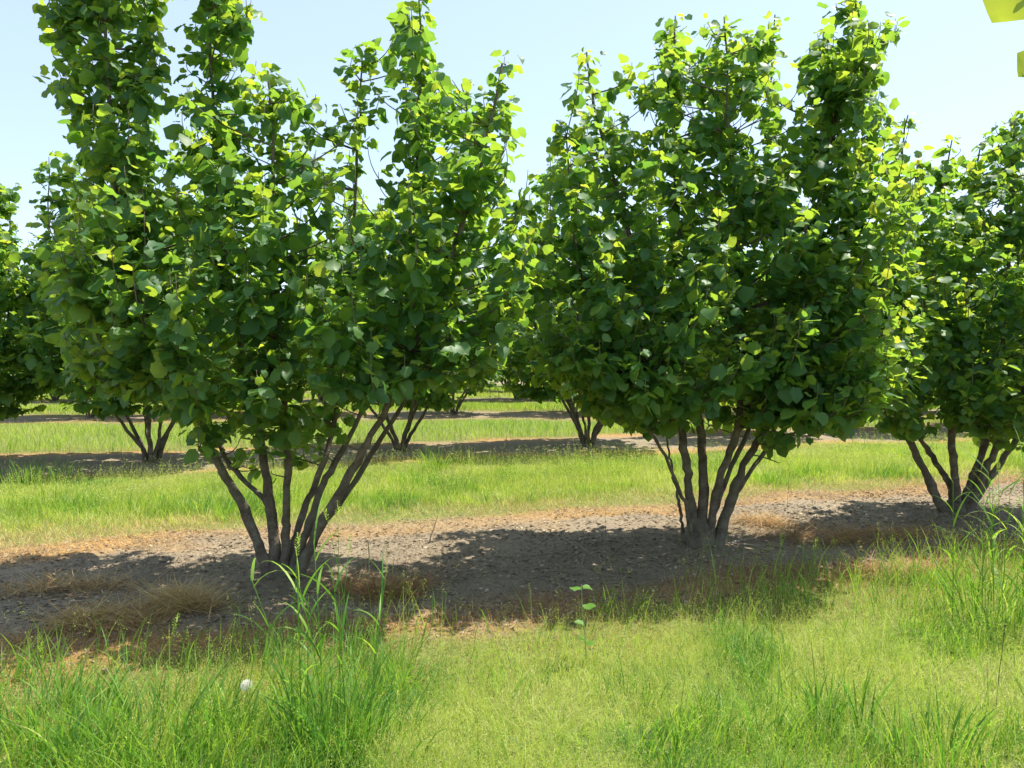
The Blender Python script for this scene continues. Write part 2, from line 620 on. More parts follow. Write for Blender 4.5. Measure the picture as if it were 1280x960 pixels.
def hero(base, seed, stems, tips, poly, fill, dmax, leafsize, name='hazel_tree', cy_=None):
    b = base.copy(); b[2] = float(H(b[0], b[1])) - .02
    B = Bush(b, seed, leafsize)
    rng = B.rng
    for pts, r in stems:
        P = pix_path(base, pts)
        B.stem(P, r)
    for px, py, dd, lf in tips:
        tip = at(px, py, base[1] + dd)
        B.shoot_to(tip, leafy=lf, dens=1.3, side=.6, r0=.012)
    for P, rad in list(B.paths):
        B.leaves_along(P, .40, 1.3, .8, .7)
    # random fill inside the outline
    pl = np.array(poly, float)
    cx = base[0]
    n = 0
    while n < fill:
        px = rng.uniform(pl[:, 0].min(), pl[:, 0].max()); py = rng.uniform(pl[:, 1].min() , pl[:, 1].max())
        if not inside(pl, np.array([px]), np.array([py]))[0]: continue
        hgt = (base_py(base) - py) / FPX * base[1]
        dm = np.interp(hgt, [.8, 1.4, 2.4, 3.2, 4.2, 5], [.7, 1.15, 1.2, .85, .5, .3]) * dmax
        dd = rng.uniform(-1, 1) * dm
        # round in plan
        tip = at(px, py, base[1] + dd)
        if (tip[0] - cx) ** 2 / 2.1 ** 2 + dd ** 2 / (dmax * 1.3) ** 2 > 1.05: continue
        if dd < -.35 and hgt < 1.05: continue
        if n > fill * .84 and hgt > 2.0: continue
        B.shoot_to(tip, leafy=.4, dens=1.0, side=.5, r0=.008, clip=poly)
        n += 1
    return B


def base_py(base):
    return float(project(base[None])[1][0])


t1, t2, t3 = TREES1
ST1 = [
    ([(338, 716, .0), (326, 690, -.02), (318, 666, -.05), (301, 632, -.1), (286, 606, -.15), (262, 566, -.2), (246, 532, -.25), (215, 470, -.3), (175, 380, -.3), (150, 280, -.25), (140, 150, -.2), (130, 20, -.2), (128, -60, -.2)], 0.041),
    ([(341, 660, .0), (335, 630, .05), (310, 607, .1), (284, 577, .2), (268, 540, .3), (235, 470, .45), (205, 380, .6), (190, 250, .6), (185, 80, .5), (180, -20, .5)], 0.025),
    ([(346, 718, -.02), (343, 680, .0), (342, 655, .02), (338, 622, .05), (332, 580, .05), (324, 525, .1), (310, 460, .1), (292, 360, .05), (278, 230, .0), (270, 90, .0), (268, -50, .0)], 0.041),
    ([(354, 718, -.04), (357, 680, -.03), (357, 645, -.05), (358, 590, -.1), (356, 540, -.15), (352, 480, -.25), (345, 380, -.35), (338, 260, -.4), (335, 150, -.4), (332, 78, -.4)], 0.035),
    ([(361, 714, .05), (366, 680, .1), (380, 640, .2), (395, 606, .3), (412, 560, .4), (424, 500, .5), (435, 400, .6), (446, 280, .6), (452, 160, .6), (455, 68, .6)], 0.031),
    ([(364, 716, -.02), (374, 688, -.02), (386, 650, .0), (398, 612, .02), (415, 575, .05), (440, 525, .1), (470, 450, .1), (500, 340, .1), (515, 220, .1), (519, 100, .1), (517, -8, .1)], 0.034),
    ([(372, 714, -.03), (384, 694, -.05), (398, 668, -.08), (413, 640, -.12), (434, 602, -.18), (458, 556, -.25), (482, 512, -.3), (510, 450, -.35), (550, 360, -.4), (585, 260, -.4), (612, 150, -.35), (627, 72, -.35)], 0.041),
    ([(368, 712, .1), (395, 670, .3), (430, 620, .5), (480, 540, .8), (530, 450, 1.0), (570, 350, 1.1), (590, 230, 1.1), (570, 110, 1.1)], 0.025),
]
TIPS1 = [(70, 0, -.2, .3), (95, -40, .0, .3), (150, -70, .1, .2), (200, -30, .3, .2), (80, 90, -.3, .3), (240, -40, -.2, .2), (300, -40, .1, .2),
         (312, 20, .0, .3), (330, 72, -.4, .3), (372, 110, -.2, .3), (395, 118, -.3, .4), (425, 130, .4, .4), (470, 62, .6, .3), (440, 75, .5, .35),
         (535, 8, .1, .5), (500, 30, .1, .5), (545, 85, .2, .3), (565, 100, .9, .3), (590, 135, .6, .4), (640, 75, -.35, .3), (608, 110, -.3, .3),
         (660, 212, .5, .5), (690, 262, .4, .4), (680, 300, .3, .4), (300, 548, -.2, .3), (286, 575, -.1, .4), (340, 588, -.25, .4), (262, 552, -.2, .3), (322, 560, -.3, .4), (372, 545, -.3, .4), (425, 540, -.2, .4), (468, 520, -.4, .4), (408, 572, .1, .5), (500, 490, -.5, .4), (250, 530, -.4, .4), (60, 270, -.1, .3), (55, 320, .1, .4), (90, 215, .2, .4), (65, 380, .0, .4)]
POLY1 = [(50, 460), (45, 400), (55, 330), (45, 290), (70, 235), (100, 205), (88, 150), (58, 95), (72, 45), (48, 5), (50, -120), (214, -120), (203, 40), (206, 90),
         (200, 150), (192, 222), (216, 226), (226, 160), (222, 100), (230, 30), (226, -120), (322, -120), (318, 30), (306, 72), (345, 82), (388, 125), (402, 112), (428, 140),
         (424, 80), (468, 55), (492, 74), (478, 130), (462, 190), (470, 215), (500, 180), (492, 110), (488, 30), (500, -12), (542, -6), (545, 40), (552, 85), (577, 118), (592, 140), (604, 98),
         (614, 68), (648, 72), (640, 135), (636, 195), (632, 235), (652, 218), (662, 210), (660, 240), (692, 255), (692, 330), (672, 400), (640, 455), (605, 490),
         (560, 480), (500, 488), (478, 500), (440, 520), (420, 575), (370, 590), (322, 600), (285, 588), (250, 568), (222, 525), (180, 500), (120, 480), (70, 475)]
ST2 = [
    ([(854, 668, .05), (849, 630, .05), (841, 592, .05), (835, 560, .1), (820, 500, .2), (800, 420, .3)], 0.013),
    ([(864, 680, .0), (864, 645, .0), (859, 604, .0), (853, 566, .0), (848, 520, .05), (830, 430, .1), (795, 330, .1), (765, 220, .1), (740, 130, .1), (730, 66, .1)], 0.045),
    ([(876, 686, -.03), (878, 640, -.02), (878, 595, .0), (877, 556, .02), (872, 510, .1), (862, 420, .2), (850, 300, .3), (842, 160, .3), (843, 22, .3)], 0.048),
    ([(886, 686, -.05), (890, 650, -.05), (899, 604, -.1), (911, 570, -.15), (922, 530, -.2), (925, 440, -.3), (920, 300, -.35), (908, 150, -.35), (902, 20, -.35)], 0.041),
    ([(895, 684, -.02), (906, 645, .0), (918, 605, .0), (930, 572, .05), (950, 535, .1), (980, 450, .1), (1005, 330, .1), (1030, 200, .1), (1055, 80, .1), (1065, -5, .1)], 0.044),
    ([(880, 684, .08), (893, 640, .2), (910, 590, .4), (935, 530, .7), (950, 440, .9), (958, 300, 1.0), (960, 160, 1.0), (966, 14, 1.0)], .026),
    ([(890, 684, .05), (925, 610, .3), (970, 550, .5), (1040, 470, .7), (1090, 370, .8), (1115, 260, .8), (1132, 150, .8)], .022),
    ([(868, 682, -.06), (852, 620, -.2), (825, 560, -.4), (775, 490, -.55), (735, 400, -.6), (715, 300, -.55), (705, 180, -.5)], .016),
]
TIPS2 = [(722, 66, .1, .3), (745, 110, .1, .4), (790, 78, .0, .3), (805, 100, .4, .3), (830, 35, .3, .35), (850, 20, .3, .35), (885, 30, -.3, .3), (912, 16, -.35, .3),
         (935, 38, .6, .3), (958, 14, 1.0, .3), (970, 20, 1., .5), (1000, 70, .1, .3), (1022, 42, .1, .3), (1045, 4, .1, .3), (1085, 25, .1, .3), (1122, 28, .1, .35),
         (1100, 110, .3, .3), (1138, 145, .8, .4), (1128, 190, .7, .3), (1140, 240, .6, .3), (1150, 340, .3, .3), (1160, 375, .2, .3), (700, 150, -.5, .3), (695, 235, -.4, .3),
         (690, 330, -.3, .3), (668, 390, -.1, .3), (660, 440, .1, .3), (975, 578, -.1, .45)]
POLY2 = [(655, 440), (660, 385), (690, 330), (700, 300), (688, 232), (704, 180), (698, 150), (718, 120), (708, 100), (716, 58), (737, 66), (747, 112), (762, 128), (772, 98), (796, 72), (802, 90),
         (812, 58), (830, 28), (852, 16), (860, 58), (876, 58), (884, 28), (912, 12), (928, 38), (945, 33), (960, 10), (974, 14), (966, 60), (972, 100), (985, 122), (1000, 108), (995, 70), (1020, 38),
         (1045, -2), (1072, -10), (1092, 22), (1132, 22), (1132, 42), (1106, 56), (1100, 82), (1097, 108), (1120, 128), (1114, 155), (1124, 182), (1138, 138), (1147, 148), (1132, 190), (1142, 222), (1147, 300),
         (1152, 338), (1168, 368), (1152, 440), (1132, 490), (1080, 520), (1040, 535), (990, 552), (982, 588), (955, 572), (930, 560), (880, 530), (840, 535), (790, 545), (740, 520), (690, 485)]
ST3 = [
    ([(1184, 642, .0), (1168, 620, .0), (1152, 590, .0), (1137, 560, .0), (1128, 530, .05), (1120, 450, .1), (1130, 330, .2), (1148, 200, .2)], 0.052),
    ([(1190, 644, .0), (1190, 612, .03), (1176, 586, .1), (1160, 563, .15), (1146, 536, .2), (1140, 470, .3), (1160, 340, .3), (1192, 175, .3)], 0.038),
    ([(1196, 644, -.02), (1194, 590, -.05), (1192, 540, -.1), (1195, 440, -.2), (1210, 320, -.2), (1228, 180, -.2)], 0.046),
    ([(1202, 644, .03), (1214, 602, .05), (1226, 562, .1), (1242, 480, .2), (1255, 330, .2), (1262, 150, .2)], 0.052),
    ([(1208, 644, .0), (1232, 592, -.05), (1248, 555, -.1), (1285, 480, -.2), (1320, 350, -.2), (1335, 150, -.2)], 0.046),
    ([(1206, 644, .1), (1240, 590, .3), (1280, 530, .5), (1350, 440, .6), (1400, 300, .6), (1410, 180, .6)], 0.038),
]
TIPS3 = [(1192, 174, .3, .3), (1178, 205, .2, .3), (1150, 200, .2, .3), (1228, 182, -.2, .3), (1245, 152, .2, .3), (1268, 142, .1, .3), (1290, 135, .2, .3), (1335, 120, -.2, .3),
         (1128, 240, .2, .3), (1125, 320, .1, .3), (1110, 440, .1, .3), (1095, 500, .2, .3)]
POLY3 = [(1085, 500), (1112, 420), (1128, 340), (1124, 225), (1148, 198), (1175, 203), (1190, 170), (1202, 188), (1196, 215), (1224, 182), (1245, 146), (1280, 136), (1340, 110), (1410, 170), (1450, 350),
         (1440, 500), (1380, 560), (1290, 585), (1235, 562), (1185, 535), (1140, 548), (1105, 540)]

# gaps between the upright shoots where the sky shows through
HOLES = {11: [(462, 225, 20, 48), (428, 255, 16, 40), (404, 190, 12, 30)], 12: [(862, 142, 14, 28), (934, 152, 26, 16), (800, 150, 14, 22), (787, 234, 20, 14), (778, 285, 14, 10), (985, 150, 10, 26), (880, 200, 12, 12)], 13: [(1245, 255, 22, 14)]}
GROUP = 'hazel bushes planted in orchard rows'
for base, seed, st, tp, pl, fill, dm, ls, lab in (
        (t1, 11, ST1, TIPS1, POLY1, 760, 1.0, .100, 'leafy multi-stem hazel bush, the largest and nearest, its fanned stems rising left of centre'),
        (t2, 12, ST2, TIPS2, POLY2, 780, 1.1, .105, 'dense dark hazel bush right of centre with thick clustered stems and one thin sapling stem'),
        (t3, 13, ST3, TIPS3, POLY3, 580, 1.1, .105, 'hazel bush cut off by the right edge with stems spreading from shaded soil')):
    B = hero(base, seed, st, tp, pl, fill, dm, ls * .86)
    root, N = B.finish('hazel_tree', clip=pl, holes=HOLES[seed], low=.22, collar={11: (.09, .08), 12: (.125, .22), 13: (.10, .13)}[seed])
    tag(root, lab, 'hazel bush', GROUP)
    open('/tmp/log','a').write('bush %d\n' % N)


# generic bushes for the rows behind: three kinds, then copies
def generic(seed, nst=7, fill=120, hmax=4.5, ls=.12):
    B = Bush((0, 0, 0), seed, ls, simple=True)
    rng = B.rng
    cols = []
    for k in range(nst):
        a = (k + rng.uniform(-.25, .25)) / nst * 6.283
        ca, sa = math.cos(a), math.sin(a)
        l = rng.uniform(.75, 1.25)
        h = hmax * rng.uniform(.82, 1.0)
        pts = [(ca * .05, sa * .05, -.03), (ca * .14, sa * .14, .22), (ca * .36 * l, sa * .36 * l, .62), (ca * .68 * l, sa * .68 * l, 1.2),
               (ca * .95 * l, sa * .95 * l, 2.0), (ca * 1.05 * l, sa * 1.05 * l, 3.0), (ca * 1.02 * l, sa * 1.02 * l, h)]
        B.stem(np.array(pts), rng.uniform(.025, .042), n=26, wob=.02)
        cols.append((ca * l, sa * l, h))
    for k in range(3):
        a = rng.uniform(0, 6.28); r = rng.uniform(0, .6)
        cols.append((r * math.cos(a), r * math.sin(a), hmax * rng.uniform(.85, 1.02)))
    for cx, cy_, h in cols:
        for q in range(3):
            B.shoot_to(np.array([cx + rng.normal(0, .13), cy_ + rng.normal(0, .13), h - abs(rng.normal(0, .35)) * (q > 0)]), leafy=.25, side=.45)
    for P, rad in list(B.paths):
        B.leaves_along(P, .42, .7, .8, .5)
    n = 0
    while n < fill:
        z = rng.uniform(.8, 3.9)
        Rz = np.interp(z, [.8, 1.2, 2.0, 2.8, 3.4, 3.9], [1.1, 1.6, 1.85, 1.7, 1.4, 1.0])
        r = Rz * math.sqrt(rng.uniform(.1, 1)); a = rng.uniform(0, 6.28)
        B.shoot_to(np.array([r * math.cos(a), r * math.sin(a), z]), leafy=.35, dens=.85, side=.45, r0=.008)
        n += 1
    root, N = B.finish('hazel_tree')
    print('generic', N)
    return root


def copy_tree(o, parent=None):
    c = o.copy(); COL.objects.link(c)
    if parent is not None: c.parent = parent
    for ch in o.children: copy_tree(ch, c)
    return c


protos = [generic(31, 7, 420, 4.7), generic(32, 6, 420, 4.5), generic(33, 8, 420, 4.9)]
used = [False] * 3
rg = np.random.default_rng(77)


def place(kind, x, y, rz, sc, label):
    if not used[kind]: o = protos[kind]; used[kind] = True
    else: o = copy_tree(protos[kind])
    o.location = (x, y, float(H(x, y)) - .02); o.rotation_euler = (0, 0, rz); o.scale = (sc, sc, sc * rg.uniform(.94, 1.05))
    tag(o, label, 'hazel bush', GROUP)
    return o


r2 = [on_ground(190, 578), on_ground(500, 563), on_ground(735, 558)]
place(0, r2[0][0], r2[0][1], .3, 1.05, 'hazel bush in the second row whose trunk fan shows left of the largest bush')
place(1, r2[1][0], r2[1][1], 1.2, 1.05, 'hazel bush of the second row with dark trunks right behind the largest bush')
place(2, r2[2][0], r2[2][1], 2.2, 1.14, 'hazel bush of the second row whose slender trunk fan shows between the two big bushes')
a2, b2 = ROWS[2]
for i, (x, lab) in enumerate(((5.3, 'hazel bush of the second row hidden behind the dense bush right of centre'),
                              (8.9, 'hazel bush of the second row filling the gap before the right-hand bush'),
                              (12.5, 'hazel bush of the second row behind the bush at the right edge'),
                              (-8.5, 'hazel bush of the second row cut off by the left edge'))):
    place(i % 3, x, a2 + b2 * x, rg.uniform(0, 6.28), rg.uniform(.9, 1.02), lab)
a3, b3 = ROWS[3]
p3 = on_ground(85, 525)
for i in range(10):
    x = -15.9 + 3.55 * i
    y = a3 + b3 * x
    if i == 1:
        x = p3[0]; y = a3 + b3 * x; lab = 'third row hazel bush with low trunks showing at far left above bright grass'
    else: lab = 'hazel bush of the third row, seen in pieces between and above nearer bushes'
    place((i + 1) % 3, x, y, rg.uniform(0, 6.28), rg.uniform(.9, 1.05), lab)
for k, step in ((4, 3.6), (5, 3.7), (6, 3.8)):
    a, b = ROWS[k]
    n = int((a * .72 + 1) / step)
    for i in range(-n, n + 1):
        x = i * step + rg.uniform(-.4, .4)
        place(int(rg.integers(3)), x, a + b * x, rg.uniform(0, 6.28), rg.uniform(.9, 1.08), 'small far hazel bush in the rearmost rows glimpsed through gaps in nearer foliage')

# ------------------------------------------------------------------ grass
rg = np.random.default_rng(101)


def scatter(n, x0, x1, y0, y1, dens):
    x = rg.uniform(x0, x1, n); y = rg.uniform(y0, y1, n)
    k = (np.abs(x) < .70 * y + 1.6) & (rg.random(n) < dens(x, y))
    return x[k], y[k]


def root3(x, y):
    return np.stack([x, y, H(x, y) - .008], -1)


def row_y(k, x): return ROWS[k][0] + ROWS[k][1] * x


# alley in front of the first row
def near_d(x, y): return grassy(x, y) * (y < row_y(1, x))


m = MB()
clump = lambda x, y: sstep(.05, .45, fbm(x * 1.6 + 7, y * 1.6, 3) + .6 * sstep(-.3, -1.3, x) * sstep(5.2, 4.0, y) + .3 * sstep(2.6, 4, x))
edge_of = lambda x, y: row_y(1, x) - y - 1.6      # distance from the bare strip, roughly
gap = lambda x, y: 1 - .75 * sstep(.1, .5, vn(x * 2.6 + 5, y * 2.6)) * sstep(1.0, .1, edge_of(x, y))
x, y = scatter(520000, -5, 8, 2.3, 9, lambda x, y: near_d(x, y) * gap(x, y) * (.10 + .90 * sstep(-.05, 1.15, edge_of(x, y) + .35 * vn(x * 1.7, y * 1.7 + 44))))
cl = clump(x, y)
h = (.03 + .10 * rg.random(len(x)) ** 1.8) + cl * rg.uniform(.0, .10, len(x))
rnd = np.clip(.70 - .34 * cl + .20 * fbm(x * .7 + 50, y * .7) + .26 * vn(x * 3.1, y * 4.1 + 60) + rg.normal(0, .14, len(x)), 0, 1)
lee = fbm(x * 2.1 + 31, y * 2.1) * 5
azb = np.where(rg.random(len(x)) < .5, lee, rg.uniform(0, 6.28, len(x)))
blades(m, root3(x, y), h, .0026 + .0022 * rg.random(len(x)), azb, np.abs(rg.normal(.5, .45, len(x))), rg.uniform(.1, 2.2, len(x)), rnd, rg, K=3)
# taller, broader, darker blades in patches
x, y = scatter(200000, -5, 8, 2.3, 9, lambda x, y: near_d(x, y) * (.08 + .92 * clump(x, y)) * (.12 + .88 * sstep(.1, .5, vn(x * 5, y * 5 + 9))))
n = len(x)
blades(m, root3(x, y), rg.uniform(.10, .27, n) * (1 + .35 * sstep(-.5, -1.3, x)), .0040 + .0040 * rg.random(n), fbm(x * 3, y * 3) * 4 + rg.normal(0, .9, n), np.abs(rg.normal(.22, .2, n)),
       rg.uniform(.1, 1.5, n), np.clip(.30 + rg.normal(0, .14, n), 0, 1), rg, K=4)
# separate upright blades along the ragged edge of the strip
x, y = scatter(30000, -5, 8, 2.3, 9, lambda x, y: (y < row_y(1, x)) * sstep(-.35, .1, edge_of(x, y)) * sstep(1.1, .3, edge_of(x, y)) * (.06 + .5 * sstep(.1, .6, vn(x * 3.3, y * 3.3 + 2))) * (.3 + 1.6 * sstep(.7, 2.2, x)))
n = len(x)
blades(m, root3(x, y), rg.uniform(.12, .36, n) * (1 + .35 * sstep(1, 2.4, x)), .0055 + .004 * rg.random(n), rg.uniform(0, 6.28, n), np.abs(rg.normal(.15, .12, n)), rg.uniform(.1, 1.1, n), np.clip(.36 + rg.normal(0, .14, n), 0, 1), rg, K=4)
g = m.build('grass', GRASS)
tag(g, 'bright green grass of the sunlit alley in the foreground', 'grass', kind='stuff')

m = MB()
x, y = scatter(300000, -5, 8, 2.3, 9, lambda x, y: near_d(x, y) * gap(x, y) * (.3 + .7 * sstep(-.4, .3, fbm(x * .8 + 90, y * .8))) * (1 - .5 * sstep(-.8, -1.8, x)) * (1 - .7 * clump(x, y)) * sstep(-.1, .7, edge_of(x, y)))
h = rg.uniform(.06, .24, len(x))
az = rg.uniform(0, 6.28, len(x))
rn = np.clip(rg.normal(.74, .13, len(x)), 0, 1)
tops = blades(m, root3(x, y), h, .0015, az, np.abs(rg.normal(.2, .2, len(x))), rg.uniform(.1, 1.0, len(x)), rn, rg, K=2)
seeds(m, tops, 6, .012, .0031, np.clip(rg.normal(.77, .09, len(x)), 0, 1), rg)
x, y = scatter(16000, -5, 8, 2.3, 9, lambda x, y: (y < row_y(1, x)) * sstep(-.4, .2, edge_of(x, y)) * (.12 + .5 * sstep(0, .5, vn(x * 1.4 + 3, y * 1.4)) + .38 * sstep(1.2, 3, x)))
n = len(x)
tops = blades(m, root3(x, y), rg.uniform(.18, .44, n), .0026, rg.uniform(0, 6.28, n), np.abs(rg.normal(.14, .12, n)), rg.uniform(.1, .9, n), np.clip(rg.normal(.55, .15, n), 0, 1), rg, K=4)
seeds(m, tops, 16, .016, .0038, np.clip(rg.normal(.68, .1, n), 0, 1), rg)
g = m.build('seeding_grass', GRASS)
tag(g, 'fine pale seeding grass tops in the foreground alley', 'grass', kind='stuff')

# alley between first and second row
def alley(k):
    return lambda x, y: grassy(x, y) * (y > row_y(k, x)) * (y < row_y(k + 1, x))


m = MB()
front_of = lambda x, y: y - row_y(1, x) - 1.75
tuf = lambda x, y: sstep(.0, .45, fbm(x * 1.5, y * 1.5 + 20))
x, y = scatter(560000, -14, 14, 4, 20, lambda x, y: alley(1)(x, y) * (.35 + .65 * sstep(-.1, .6, front_of(x, y))))
front = front_of(x, y); tuft_ = tuf(x, y)
h = (.05 + .12 * rg.random(len(x))) * (.5 + .5 * sstep(0, .8, front)) * (1 - .6 * sstep(4.0, 2.4, row_y(2, x) - y)) + tuft_ * rg.uniform(0, .20, len(x)) * sstep(0, .5, front) * sstep(2.6, 4.2, row_y(2, x) - y)
rnd = np.clip(.68 - .36 * tuft_ + .2 * vn(x * 2.2, y * 3) + .22 * fbm(x * .6 + 5, y * .6) + rg.normal(0, .14, len(x)) + .2 * sstep(.5, 0, front), 0, 1)
blades(m, root3(x, y), h, .005 + .004 * rg.random(len(x)), fbm(x * 2, y * 2) * 5 + rg.normal(0, 1, len(x)), np.abs(rg.normal(.28, .28, len(x))), rg.uniform(.1, 1.5, len(x)), rnd, rg, K=3)
x, y = scatter(45000, -14, 14, 4, 20, lambda x, y: alley(1)(x, y) * tuf(x, y) * sstep(.1, .6, front_of(x, y)) * (.10 + .9 * sstep(2.6, 4.0, row_y(2, x) - y)) * sstep(-.1, .5, vn(x * 3, y * 3)))
n = len(x)
blades(m, root3(x, y), rg.uniform(.2, .46, n), .007 + .005 * rg.random(n), rg.uniform(0, 6.28, n), np.abs(rg.normal(.2, .15, n)), rg.uniform(.1, 1.4, n), np.clip(.34 + rg.normal(0, .15, n), 0, 1), rg, K=4)
x, y = scatter(210000, -14, 14, 4, 20, lambda x, y: alley(1)(x, y) * (.25 + .75 * sstep(-.3, .3, fbm(x * .7 + 33, y * .7))) * sstep(.1, .7, front_of(x, y)) * (.04 + .96 * sstep(2.6, 4.0, row_y(2, x) - y)))
tops = blades(m, root3(x, y), rg.uniform(.16, .40, len(x)), .0026, rg.uniform(0, 6.28, len(x)), np.abs(rg.normal(.15, .14, len(x))), rg.uniform(.1, .9, len(x)), .72, rg, K=2)
seeds(m, tops, 5, .02, .0068, np.clip(rg.normal(.78, .09, len(x)), 0, 1), rg)
g = m.build('grass', GRASS)
tag(g, 'tall seeding grass of the alley behind the nearest hazel row', 'grass', kind='stuff')

for k, n, wd, wide in ((2, 260000, .011, 26), (3, 200000, .018, 34), (4, 150000, .028, 40), (5, 120000, .04, 48)):
    m = MB()
    x, y = scatter(n, -wide, wide, ROWS[k][0] - 10 if k == 2 else ROWS[k][0] - 3, ROWS[k + 1][0] + (10 if k == 2 else 5), alley(k))
    rnd = np.clip(.55 + .2 * fbm(x * .4, y * .4) + rg.normal(0, .14, len(x)), 0, 1)
    blades(m, root3(x, y), rg.uniform(.08, .30, len(x)) * (1 - .72 * sstep(5.2, 2.8, row_y(k + 1, x) - y)), wd * rg.uniform(.6, 1.3, len(x)), rg.uniform(0, 6.28, len(x)), np.abs(rg.normal(.2, .2, len(x))), rg.uniform(.1, 1.1, len(x)), rnd, rg, K=2)
    g = m.build('grass', GRASS)
    tag(g, {2: 'sunlit grass strip beyond the second hazel row', 3: 'far grass strip beyond the third hazel row',
            4: 'distant grass strip beyond the fourth hazel row', 5: 'farthest grass strip at the back of the orchard'}[k], 'grass', kind='stuff')

# dead grass along the edges
m = MB()
x, y = scatter(620000, -10, 11, 2.6, 13, lambda x, y: straw_zone(x, y) * (np.abs(y - row_y(1, x)) < 3))
blades(m, root3(x, y) + np.array([0, 0, .004]), rg.uniform(.04, .13, len(x)), .0035, rg.uniform(0, 6.28, len(x)), rg.uniform(.5, 1.5, len(x)), rg.uniform(-.2, .9, len(x)),
       np.clip(np.where(y > row_y(1, x), .84, .40) + rg.normal(0, .2, len(x)), 0, 1), rg, K=2)
x, y = scatter(70000, -14, 14, 8, 26, lambda x, y: straw_zone(x, y) * (y > row_y(1, x) + 4))
blades(m, root3(x, y) + np.array([0, 0, .004]), rg.uniform(.06, .16, len(x)), .007, rg.uniform(0, 6.28, len(x)), rg.uniform(.4, 1.4, len(x)), rg.uniform(-.2, .9, len(x)),
       np.clip(.7 + rg.normal(0, .15, len(x)), 0, 1), rg, K=2)
g = m.build('dead_grass', STRAW)
tag(g, 'brown dead grass fringing the bare strips under the bushes', 'dead grass', kind='stuff')

# litter and clods on the bare strip
m = MB()
x, y = scatter(330000, -7, 9, 2.8, 12.5, lambda x, y: (1 - grassy(x, y)) * (np.abs(y - row_y(1, x)) < 3) * (.35 + .65 * sstep(-.3, .3, fbm(x * 1.5, y * 1.5 + 11))))
n = len(x)
P = root3(x, y) + np.array([0, 0, .012])
d = norm(np.stack([rg.normal(0, 1, n), rg.normal(0, 1, n), rg.normal(.05, .16, n)], -1))
nr = norm(np.stack([rg.normal(0, .25, n), rg.normal(0, .25, n), np.ones(n)], -1))
e = norm(np.cross(d, nr)); nn = np.cross(e, d)
ln = (.004 + .024 * rg.random(n) ** 2.5)[:, None]; wd = ln * rg.uniform(.12, .7, n)[:, None]
V = np.stack([P - d * ln, P + e * wd + nn * ln * .25, P + d * ln, P - e * wd + nn * ln * rg.uniform(-.2, .3, n)[:, None]], 1)
m.add(V.reshape(-1, 3), np.array([[0, 1, 2, 3]]) + (np.arange(n) * 4)[:, None], None, np.repeat(np.clip(rg.normal(.48, .22, n), 0, 1), 4))
print('litter', n)
x, y = scatter(330000, -7, 9, 2.8, 12.5, lambda x, y: (1 - grassy(x, y)) * (np.abs(y - row_y(1, x)) < 3) * sstep(-.2, .5, fbm(x * 1.2 + 20, y * 1.2)))
n = len(x)
blades(m, root3(x, y) + np.array([0, 0, .014]), rg.uniform(.04, .16, n), .003, rg.uniform(0, 6.28, n), rg.uniform(1.3, 1.6, n), rg.uniform(-.15, .3, n), np.clip(rg.normal(.5, .3, n), 0, 1), rg, K=2)
g = m.build('leaf_litter', LITTER, smooth=False)
tag(g, 'grey brown chips and dry leaf scraps strewn over the bare soil', 'litter', kind='stuff')

m = MB()
x, y = scatter(3500, -7, 9, 2.8, 12, lambda x, y: (1 - grassy(x, y)) * (np.abs(y - row_y(1, x)) < 3) * (.1 + .9 * sstep(0, .4, fbm(x * 1.1 + 70, y * 1.1))))
n = len(x)
ov = np.array([(1, 0, 0), (-1, 0, 0), (0, 1, 0), (0, -1, 0), (0, 0, 1), (0, 0, -1), (.7, .7, .35), (-.7, .7, .4), (.7, -.7, .35), (-.7, -.7, .4)], float)
of = np.array([(0, 6, 4), (6, 2, 4), (2, 7, 4), (7, 1, 4), (1, 9, 4), (9, 3, 4), (3, 8, 4), (8, 0, 4), (0, 8, 5), (8, 3, 5), (3, 9, 5), (9, 1, 5), (1, 7, 5), (7, 2, 5), (2, 6, 5), (6, 0, 5)])
sc = (.005 + .016 * rg.random(n) ** 3)[:, None, None]
V = root3(x, y)[:, None] + ov[None] * sc * rg.uniform(.6, 1.3, (n, 10, 1)) * np.array([1, 1, .7])
m.add(V.reshape(-1, 3), None, (of[None] + (np.arange(n) * 10)[:, None, None]).reshape(-1, 3), np.repeat(np.clip(rg.normal(.5, .12, n), 0, 1), 10))
g = m.build('soil_clods', LITTER, smooth=False)
tag(g, 'small crumbly clods of grey soil on the bare strip', 'soil', kind='stuff')

# ------------------------------------------------------------------ heaps of mown dry grass
def hay(px, py, rx, ry, n, tone, label, h=.06):
    c = on_ground(px, py); c[2] = float(H(c[0], c[1]))
    m = MB()
    n = int(n * 1.5)
    gx, gy = rg.normal(0, .55, n), rg.normal(0, .55, n)
    x = c[0] + rx * gx; y = c[1] + ry * gy
    k_ = vn(x * 5 + 9, y * 7) > rg.uniform(-.7, .3, n)
    x, y, gx, gy = x[k_], y[k_], gx[k_], gy[k_]; n = len(x)
    z = H(x, y) + h * np.exp(-(gx ** 2 + gy ** 2)) * rg.random(n)
    az = rg.normal(0, .9, n) + np.where(rg.random(n) < .5, 0, math.pi)
    P = np.stack([x, y, z], -1)
    blades(m, P, rg.uniform(.08, .32, n), rg.uniform(.003, .007, n), az, rg.uniform(.9, 1.5, n), rg.uniform(-.2, .7, n), np.clip(tone + rg.normal(0, .18, n), 0, 1), rg, K=4)
    o = m.build('dry_grass_clump', STRAW, origin=c)
    tag(o, label, 'dry grass', 'clumps of dry cut grass on the bare soil')


